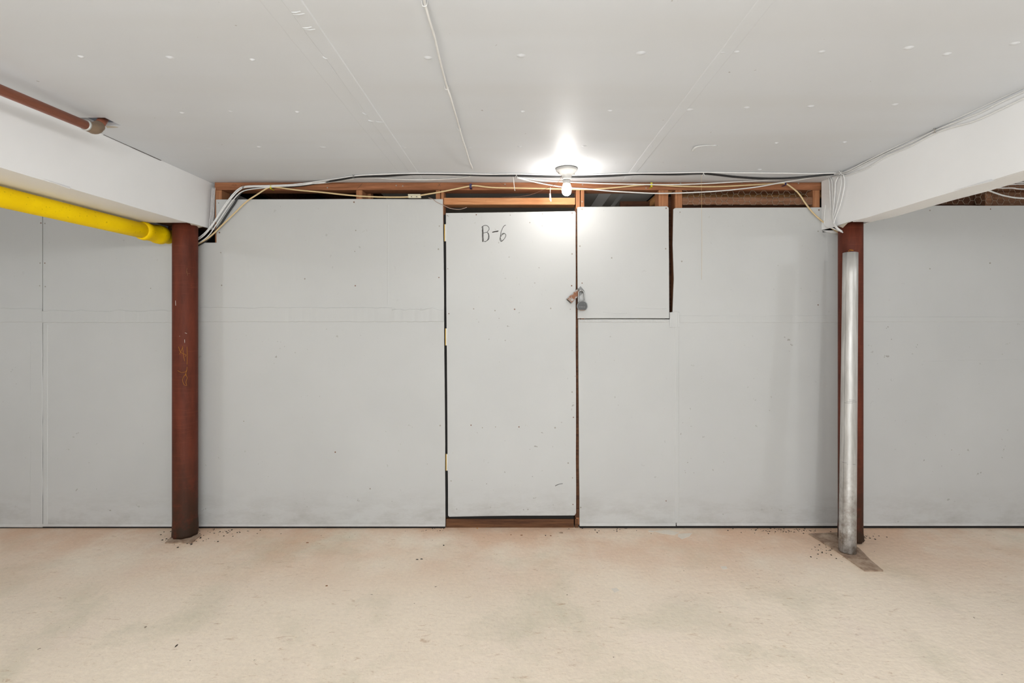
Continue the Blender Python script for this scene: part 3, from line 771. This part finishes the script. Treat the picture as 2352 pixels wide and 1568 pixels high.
# ---- cables
def auto(pts, dz=0.006, ymax=2.858):
    out = []
    for p in pts:
        if len(p) == 3: out.append(P(*p)); continue
        Y = ymax
        if p[1] < VY-60: Y = min(ymax, (H-dz)*F/(VY-p[1]))
        out.append(P(p[0], p[1], Y))
    return out
def cable(name, pts, r, mat, label, cat='cable', dz=None, group=None, sub=6, ymax=2.858):
    o = tube(name, auto(pts, dz or r+0.001, ymax), r, mat, None, 8, sub)
    return tag(o, label, cat, group)
cable('coax_cable', [(440, 572, 2.862), (478, 549), (501, 523), (519, 496), (538, 468), (560, 438), (612, 431), (680, 427.5), (740, 419), (780, 413), (812, 407), (850, 405.5), (885, 404.5), (925, 401.5), (955, 400), (1010, 400), (1080, 402), (1140, 403.5), (1187, 403.5), (1230, 405), (1300, 406.5), (1360, 405.5), (1410, 403.5), (1463, 400), (1510, 400.5), (1560, 400.5), (1610, 398.5), (1650, 402), (1690, 406.5), (1750, 410), (1810, 409.5), (1860, 405.5), (1893, 402), (1915, 399.5)],
      0.0055, 'black', 'long black cable clipped along the ceiling edge above the wood plate')
cable('data_cable', [(436, 559, 2.862), (468, 537), (491, 510), (508, 483), (530, 452), (548, 434), (566, 427.5), (620, 426), (680, 423), (740, 415), (785, 408), (812, 404), (850, 401), (900, 399), (960, 397.8), (1040, 398.2), (1120, 400), (1185, 399.5), (1260, 400.5), (1330, 401), (1400, 399.5), (1463, 397.5), (1540, 397), (1614, 395.5), (1700, 396.5), (1800, 397.5), (1870, 398.5), (1920, 397)],
      0.0034, 'paint_wire', 'white cable laid just above the black cable along the ceiling edge', ymax=2.85)
cable('data_cable', [(435, 562, 2.862), (468, 541), (491, 513), (511, 483), (533, 453), (552, 435), (571, 429.5), (630, 428), (690, 425), (750, 416.5), (812, 408.5), (860, 408), (905, 411), (960, 412.5), (1010, 411.5), (1060, 408), (1080, 405)],
      0.0034, 'paint_wire', 'white cable sagging below the black cable between column and ceiling wire', ymax=2.848)
cable('data_cable', [(438, 569, 2.862), (475, 545), (498, 514), (520, 481), (540, 454), (556, 440), (580, 434), (640, 428), (690, 421.5), (730, 421), (770, 417), (812, 411)],
      0.003, 'white_wire', 'thin white cable in the bundle rising from the left column hole', ymax=2.85)
cable('cream_cable', [(436, 572, 2.862), (480, 545), (510, 517), (538, 490), (566, 463), (590, 447), (612, 433), (624, 429.5), (640, 430.5), (680, 436), (740, 441.5), (790, 447), (840, 451), (890, 452.5), (938, 452), (968, 448), (1010, 441), (1050, 433), (1080, 427), (1095, 426.5), (1130, 430.5), (1190, 431.8), (1250, 433), (1310, 434.5), (1360, 434.5), (1420, 430), (1470, 424.8), (1498, 424), (1560, 427.5), (1640, 428.5), (1720, 425), (1780, 421.5), (1803, 421.5), (1818, 430), (1835, 445), (1850, 467), (1866, 487), (1885, 505), (1905, 520), (1925, 533), (1940, 540, 2.86)],
      0.0044, 'cream', 'cream cable looping in stapled swags across the wood plate', ymax=2.852)
cable('white_cable', [(1187, 407, 2.77), (1210, 410.5, 2.80), (1250, 415), (1310, 418.5), (1380, 421.5), (1450, 423), (1500, 423.8), (1560, 423.5), (1630, 421), (1700, 417), (1780, 412.5), (1850, 408), (1900, 403.5)],
      0.0036, 'white_wire', 'white cable passing behind the bulb, upper of two stretched to the right corner', ymax=2.846)
cable('white_cable', [(1187, 408, 2.765), (1215, 415, 2.80), (1250, 422.5), (1300, 430.5), (1350, 434), (1400, 438.5), (1450, 441.5), (1500, 443.8), (1550, 443.5), (1620, 440.5), (1680, 436), (1740, 429), (1790, 420), (1840, 412), (1880, 405.5), (1905, 402.5)],
      0.0036, 'white_wire', 'white cable passing behind the bulb, lower of two sagging over the studs', ymax=2.838)
cwire = []
for px, py, s_ in ((971, -30, .01), (975, 3, .004), (986, 45, .012), (999, 88, .014), (1006, 120, .016), (1016, 160, .014), (1026, 197, .004), (1034, 220, .016), (1041, 245, .018), (1047, 265, .016), (1055, 292, .006), (1062, 318, .016), (1070, 342, .018), (1079, 372, .012), (1083, 381, .010)):
    cwire.append(CE(px, py, 0.004+s_))
cwire += [P(1086, 391, 2.70), P(1086.5, 399, 2.735), P(1083, 404, 2.75), P(1078, 404, 2.75)]
tag(tube('ceiling_cable', cwire, 0.0036, 'white_wire'), 'wavy white cable stapled across the middle of the ceiling', 'cable')
for px, py in ((975, 3), (1026, 197), (1055, 292)):
    p = CE(px, py)
    tag(tube('cable_staple', [(p.x-0.007, p.y, CZ), (p.x-0.005, p.y, CZ-0.012), (p.x+0.005, p.y, CZ-0.012), (p.x+0.007, p.y, CZ)], 0.0012, 'white_wire', None, 6, 2),
        'white staple on the ceiling cable '+{975: 'at the picture top edge', 1026: 'halfway along the ceiling', 1055: 'closest to the lamp end of it'}[px], 'staple', 'staples on the ceiling cable')
# along the right beam
def bp(px, py, lift=0.005):
    Y = (1.786-lift)*F/(px-VX); return P(px, py, Y)
def bcable(pts, r, mat, label, lift, name='beam_cable'):
    return tag(tube(name, [bp(a, b_, lift) for a, b_ in pts], r, mat), label, 'cable')
bcable([(1912, 405), (1942, 403), (1970, 394), (1998, 382), (2040, 357), (2090, 336), (2147, 306), (2190, 291), (2240, 277), (2300, 250), (2352, 225), (2500, 155)], 0.0036, 'paint_wire', 'lowest overpainted cable along the top of the right beam', 0.005)
bcable([(1908, 401), (1942, 398), (1985, 377), (2040, 350), (2090, 329), (2147, 300), (2200, 279), (2250, 259), (2300, 234), (2352, 210), (2500, 141)], 0.0034, 'paint_wire', 'middle overpainted cable along the top of the right beam', 0.006)
bcable([(1905, 399), (1940, 395), (1985, 372.5), (2040, 345), (2100, 316), (2147, 293), (2200, 271), (2260, 243), (2352, 200), (2500, 132)], 0.0032, 'paint_wire', 'highest overpainted cable tucked under ceiling on the right beam', 0.010)
# drops hanging on the beam face into the hole at the right column
drops = [([(1897, 402), (1904, 412), (1906, 440), (1908, 475), (1912, 505), (1922, 523), (1936, 534)], 'paint_wire', 0.0034),
         ([(1903, 402), (1911, 418), (1913, 450), (1912, 480), (1914, 505), (1923, 522), (1938, 533)], 'white_wire', 0.003),
         ([(1925, 406), (1919, 420), (1917, 450), (1914, 485), (1913, 508), (1920, 523), (1936, 535)], 'paint_wire', 0.0034),
         ([(1932, 402), (1932, 425), (1927, 450), (1920, 480), (1914, 505), (1918, 520), (1932, 532)], 'paint_wire', 0.003),
         ([(1937, 401), (1940, 420), (1936, 445), (1930, 470), (1922, 492), (1916, 512), (1924, 525), (1938, 534)], 'paint_wire', 0.003),
         ([(1896, 470), (1893, 500), (1896, 520), (1912, 524), (1930, 532)], 'white_wire', 0.0026)]
desc = ['outermost loop nearest the wood plate', 'second loop from the wood plate', 'middle loop of the bunch', 'straight drop beside the middle loop', 'loop furthest from the wood plate', 'short thin loop at the bottom']
for k, (pts, mt, r) in enumerate(drops):
    pp = []
    for i, (a, b_) in enumerate(pts):
        Yf = min(2.855, (1.786-0.006-0.002*k)*F/(a-VX)) if i < len(pts)-2 else 2.70+0.02*k*0.3
        pp.append(P(a, b_, Yf))
    tag(tube('hanging_cable', pp, r, mt), 'white cable dropping at the right beam end, '+desc[k], 'cable', 'cables hanging at the right beam end')
for k, (a, b_, c) in enumerate(((487, 489, 484), (490, 493, 488), (493, 496, 491))):
    o = tube('thin_cable', [P(a+1, 431, 2.86), P(a-1, 455, 2.862), P(a-3, 490, 2.862), P(c-4, 528, 2.862)], 0.0016, 'paint_wire')
    tag(o, 'thin painted cable hanging beside the left beam end, '+('closest to the beam', 'centre strand', 'closest to the wood plate')[k], 'cable', 'thin cables at the left beam end')
# right bay cables
for k, (pts, r) in enumerate((([(2150, 420), (2240, 428), (2262, 434.5), (2290, 444.5), (2312, 450.5), (2352, 455.5), (2500, 462), (2700, 458), (2950, 450)], 0.0046),
                              ([(2150, 421), (2280, 431), (2325, 431.8), (2352, 434.5), (2500, 440), (2700, 441), (2950, 430)], 0.0036),
                              ([(2150, 426), (2290, 424.5), (2330, 423.3), (2352, 422.8), (2500, 424), (2700, 427), (2950, 424)], 0.0036),
                              ([(2150, 421), (2300, 419), (2352, 419), (2500, 418), (2700, 420), (2950, 419)], 0.0034))):
    tag(tube('bay_cable', auto([(a, b_, 2.862-0.008*(k % 2)) for a, b_ in pts]), r, 'paint_wire'),
        'white cable crossing the wood opening beyond the right beam, '+('lowest and thickest', 'second lowest', 'second highest', 'topmost')[k], 'cable', 'cables beyond the right beam')
# odds and ends
tag(tube('loose_wire', [P(984, 454, 2.874), P(994, 457, 2.868), P(1003, 464, 2.862), P(1018, 471, 2.858), P(1033, 478, 2.86), P(1048, 480.5, 2.862), P(1060, 480, 2.862), P(1072, 476, 2.86)], 0.0016, 'clear_wire'),
    'short loose curling wire sticking out above the door corner', 'wire')
tag(tube('hanging_string', [P(1611, 400, 2.72), P(1611.2, 440, 2.78), P(1611.5, 477, 2.84), P(1612, 560, 2.862), P(1611.5, 642, 2.866)], 0.0006, 'cream'), 'hair-thin string hanging down from the ceiling clip over the right panel', 'string')
tag(tube('cable_tie_tail', [P(1178, 404, 2.76), P(1180, 418, 2.80), P(1182.5, 438, 2.83)], 0.0022, 'white_wire', None, 6, 2), 'white plastic tie tail hanging down left of the lamp', 'cable tie')
def clip(px, py, Y, label, mat='white_wire', w=4, h=8, r=0.0011, name='wire_clip'):
    pts = [P(px-w/2, py+h/2, Y+0.01), P(px-w/2, py+h/2, Y-0.008), P(px, py, Y-0.011), P(px+w/2, py-h/2, Y-0.008), P(px+w/2, py-h/2, Y+0.006)]
    pt2 = [P(px+w/2, py+h/2, Y+0.01), P(px+w/2, py+h/2, Y-0.009), P(px, py, Y-0.012), P(px-w/2, py-h/2, Y-0.009), P(px-w/2, py-h/2, Y+0.006)]
    return tag(tubes(name, [pts, pt2], r, mat), label, 'clip')
clip(812, 405, 2.745, 'twisted wire clip holding the cables left of the ceiling wire', 'steel', 5, 9)
clip(558, 431, 2.848, 'dark twisted clip at the bend of the bundle above the left column', 'chip_dark', 6, 10)
clip(1186, 402, 2.735, 'white bent clip holding cables left of the lamp', 'white_wire', 5, 9)
clip(1463, 400, 2.72, 'small grey clip on the black cable right of the lamp', 'steel', 2, 4, 0.0016)
clip(1616, 398, 2.70, 'white bent clip above the hanging string', 'white_wire', 6, 10, 0.0014)
clip(1902, 402, 2.74, 'white clip where the cables reach the right beam corner', 'white_wire', 7, 7, 0.0014)
clip(1931, 397, 2.665, 'white twisted clip at the end of the right beam', 'white_wire', 8, 9, 0.0014)
clip(2147, 300, 2.075, 'rusty clip on the overpainted cables midway along the right beam', 'zinc', 4, 9, 0.0012)
clip(1080, 402, 2.735, 'white clip where the ceiling wire joins the bundle', 'white_wire', 4, 6, 0.0016)
def staple(px, py, Y, mat, label, w=5, h=8):
    p = P(px, py, Y); s_ = Y/F
    o = thing('cable_staple', label, 'staple', p)
    box('staple_crown', -w/2*s_, w/2*s_, -0.006, -0.004, -h/2*s_, h/2*s_, mat, o, 0.0006)
    for sg in (-1, 1):
        box('staple_leg', -w/2*s_, w/2*s_, -0.006, FY-Y, sg*h/2*s_-0.0008, sg*h/2*s_+0.0008, mat, o)
    return o
staple(622.5, 430, 2.852, 'tie_yellow', 'yellow staple on the cream cable near the left end', 3.5, 7)
staple(1496, 424.5, 2.85, 'tie_yellow', 'yellow staple over white and cream cables right of the bulb', 4, 9)
staple(1081, 427, 2.852, 'tie_blue', 'dark blue staple on the cream cable below the ceiling wire', 5, 9)
staple(1803.5, 421.5, 2.852, 'tie_blue', 'dark blue staple on the cream cable near the right end', 4, 7)
cn = thing('cable_connector', 'cream plastic splice connector on the cream cable above the left panel', 'connector', P(952, 450.5, 2.85))
s_ = 2.85/F
box('connector_body', -14*s_, 15*s_, -0.006, 0.006, -4*s_, 0.5*s_, 'connector', cn, 0.001)
box('connector_lid', -14.5*s_, 14*s_, -0.007, 0.005, 1.0*s_, 4.2*s_, 'connector', cn, 0.001)
for dx in (-7, 5): box('connector_slot', (dx-1)*s_, (dx+2)*s_, -0.0065, -0.0058, -2.5*s_, -1*s_, 'chip_dark', cn)

# ---- hasp and padlock
LQ = lambda a, b_, y: P(1290+a/19.6, 640+b_/19.6, y)
hp = thing('hasp', 'rusty white-painted hinged hasp bridging the door edge and wall panel', 'hasp', LQ(640, 700, WY))
def hloc(pts, y): return [tuple((LQ(a, b_, y)-hp.location)[i] for i in (0, 2)) for a, b_ in pts]
prism_y('hasp_strap', hloc([(212, 893), (245, 890), (600, 560), (690, 470), (760, 490), (800, 640), (700, 830), (520, 1010), (455, 1085), (435, 1110)], WY-0.006), -0.012, -0.0085, 'hasp', hp, 0.0006)
prism_y('staple_plate', hloc([(700, 480), (850, 335), (1015, 540), (1015, 590), (830, 760), (780, 760)], WY), -0.0035, -0.0005, 'steel', hp, 0.0005)
a = LQ(215, 905, WY-0.012)-hp.location; b_ = LQ(440, 1110, WY-0.012)-hp.location
tube('hinge_knuckle', [a, b_], 0.0030, 'chip_dark', hp, 10, 1)
for t in (0.08, 0.92):
    c = a.lerp(b_, t); dd = (b_-a)*0.06
    tube('knuckle_band', [c-dd, c+dd], 0.0042, 'zinc', hp, 10, 1)
prism_y('door_leaf', hloc([(235, 960), (300, 850), (560, 1080), (440, 1265)], WY), -0.0025, -0.0005, 'white_trim', hp, 0.0005)
tube('hasp_eye', [LQ(745, 490, WY-0.001)-hp.location, LQ(760, 480, WY-0.022)-hp.location, LQ(860, 560, WY-0.028)-hp.location, LQ(930, 610, WY-0.022)-hp.location, LQ(930, 610, WY-0.001)-hp.location], 0.0028, 'steel', hp, 10, 5)
lk = thing('padlock', 'round steel padlock with long shackle hanging on the rusty hasp', 'padlock', LQ(922, 1235, WY-0.028))
K = (WY-0.028)/F/19.6; cx, cz = 922, 1235
prof = [(235*math.cos(t), 235*math.sin(t)) for t in [math.radians(-48+ (276)*k/40) for k in range(41)]]
def disc(y0, y1, sc, mat, name, bev=0.0015):
    pts = [(x*K*sc, z*K*sc) for x, z in prof]
    o = prism_y(name, pts, y0, y1, mat, lk, bev)
    return o
disc(-0.012, 0.012, 1.0, 'bright', 'lock_body'); disc(-0.0126, -0.0119, 0.93, 'lock', 'face_plate', 0.0002)
sh = [(-160, 150), (-165, 450), (-160, 600), (-130, 680), (-60, 715), (10, 705), (55, 660), (80, 590), (95, 450), (110, 150)]
tube('shackle', [Vector(((a)*K, 0, c*K)) for a, c in sh], 30*K, 'bright', lk, 14, 6)
tube('lock_rivet', [Vector((75*K, -0.0124, 105*K)), Vector((75*K, -0.0134, 105*K))], 18*K, 'bright', lk, 10, 1)
runs = []
random.seed(3)
x = -135
while x < 125:
    w_ = random.choice((10, 14, 18)); hgt = random.choice((24, 38, 38))
    runs.append([Vector((x*K, -0.0128, -52*K)), Vector(((x+4)*K, -0.0128, (-52+hgt)*K))])
    if random.random() < 0.6: runs.append([Vector((x*K, -0.0128, -36*K)), Vector(((x+w_)*K, -0.0128, -34*K))])
    x += w_+12
tubes('etched_lettering', runs, 3.2*K, 'lettering', lk, 4, 1)
box('key_base', -110*K, 120*K, -0.009, 0.009, -190*K, -172*K, 'chip_brown', lk, 0.001)

# ---- crumbs on the floor
def chip(px, py, w_, h_, mat, label, cat='debris', name='debris_chip'):
    c = FL(px, py); s_ = c.y/F; n = 7
    V = []; 
    for k in range(n):
        a = 2*math.pi*k/n; r = random.uniform(0.75, 1.15)
        V.append((math.cos(a)*w_/2*s_*r, math.sin(a)*h_*s_*1.1*r))
    vs = [(x_, y_, 0) for x_, y_ in V]+[(x_*0.6, y_*0.6, max(0.002, h_*s_*0.3)) for x_, y_ in V]
    f = [tuple(range(n)), tuple(range(n, 2*n))]+[(i, (i+1) % n, n+(i+1) % n, n+i) for i in range(n)]
    o = link(name, vs, f, mat); o.location = (c.x, c.y, 0)
    return tag(o, label, cat, 'chips scattered on the floor')
chip(1289, 1223, 11, 3.5, 'plate', 'largest grey flat chip on the floor near the sill right end')
chip(1198, 1229, 6, 2, 'chip_brown', 'small brown chip on the floor right of the door middle')
chip(1253, 1229.5, 3.5, 2.2, 'chip_dark', 'tiny round black crumb below the padlock side of the sill')
chip(1265, 1230, 5, 1.6, 'chip_brown', 'thin reddish curl beside the round black crumb')
chip(1173.5, 1228, 3, 1.5, 'chip_brown', 'tiny tan crumb in front of the middle of the sill')
chip(1019, 1252, 4, 2.6, 'chip_dark', 'pair-sized dark crumb in front of the door hinge side')
chip(968, 1283.5, 7, 2.2, 'chip_dark', 'dark curled crumb right one of two left of the door')
chip(958, 1284.5, 7, 2.0, 'chip_dark', 'dark curled crumb left one of two left of the door')
chip(1096, 1213, 4, 1.6, 'orange', 'bright orange speck on the floor touching the sill')
chip(706, 1246, 9, 1.8, 'chip_brown', 'long brown splinter on the floor below the wide left panel')
chip(750, 1345, 6, 2, 'chip_brown', 'orange-brown crumb alone on open floor left of centre')
chip(405, 1483, 4, 5, 'chip_dark', 'dark sliver on the floor near the front left')
V = []; Fq = []
random.seed(11)
for cxp, cyp, sx, sy, n in ((425, 1240, 55, 5, 90), (520, 1222, 110, 4, 40), (1960, 1232, 50, 7, 80), (1800, 1218, 110, 3.5, 70), (1900, 1262, 40, 12, 30), (1000, 1216, 60, 3, 14), (1400, 1217, 90, 4, 16)):
    for k in range(n):
        px = random.gauss(cxp, sx/2); py = max(1213.5, random.gauss(cyp, sy)); c = FL(px, py); r = random.uniform(0.0008, 0.0032)
        v, f = box_vf(c.x-r, c.x+r*random.uniform(0.5, 1.6), c.y-r, c.y+r*random.uniform(0.5, 1.5), 0, r*0.8, len(V)); V += v; Fq += f
tag(link('floor_crumbs', V, Fq, 'chip_dark'), 'fine dark crumbs and dirt scattered along the foot of wall and columns', 'dirt', None, 'stuff')
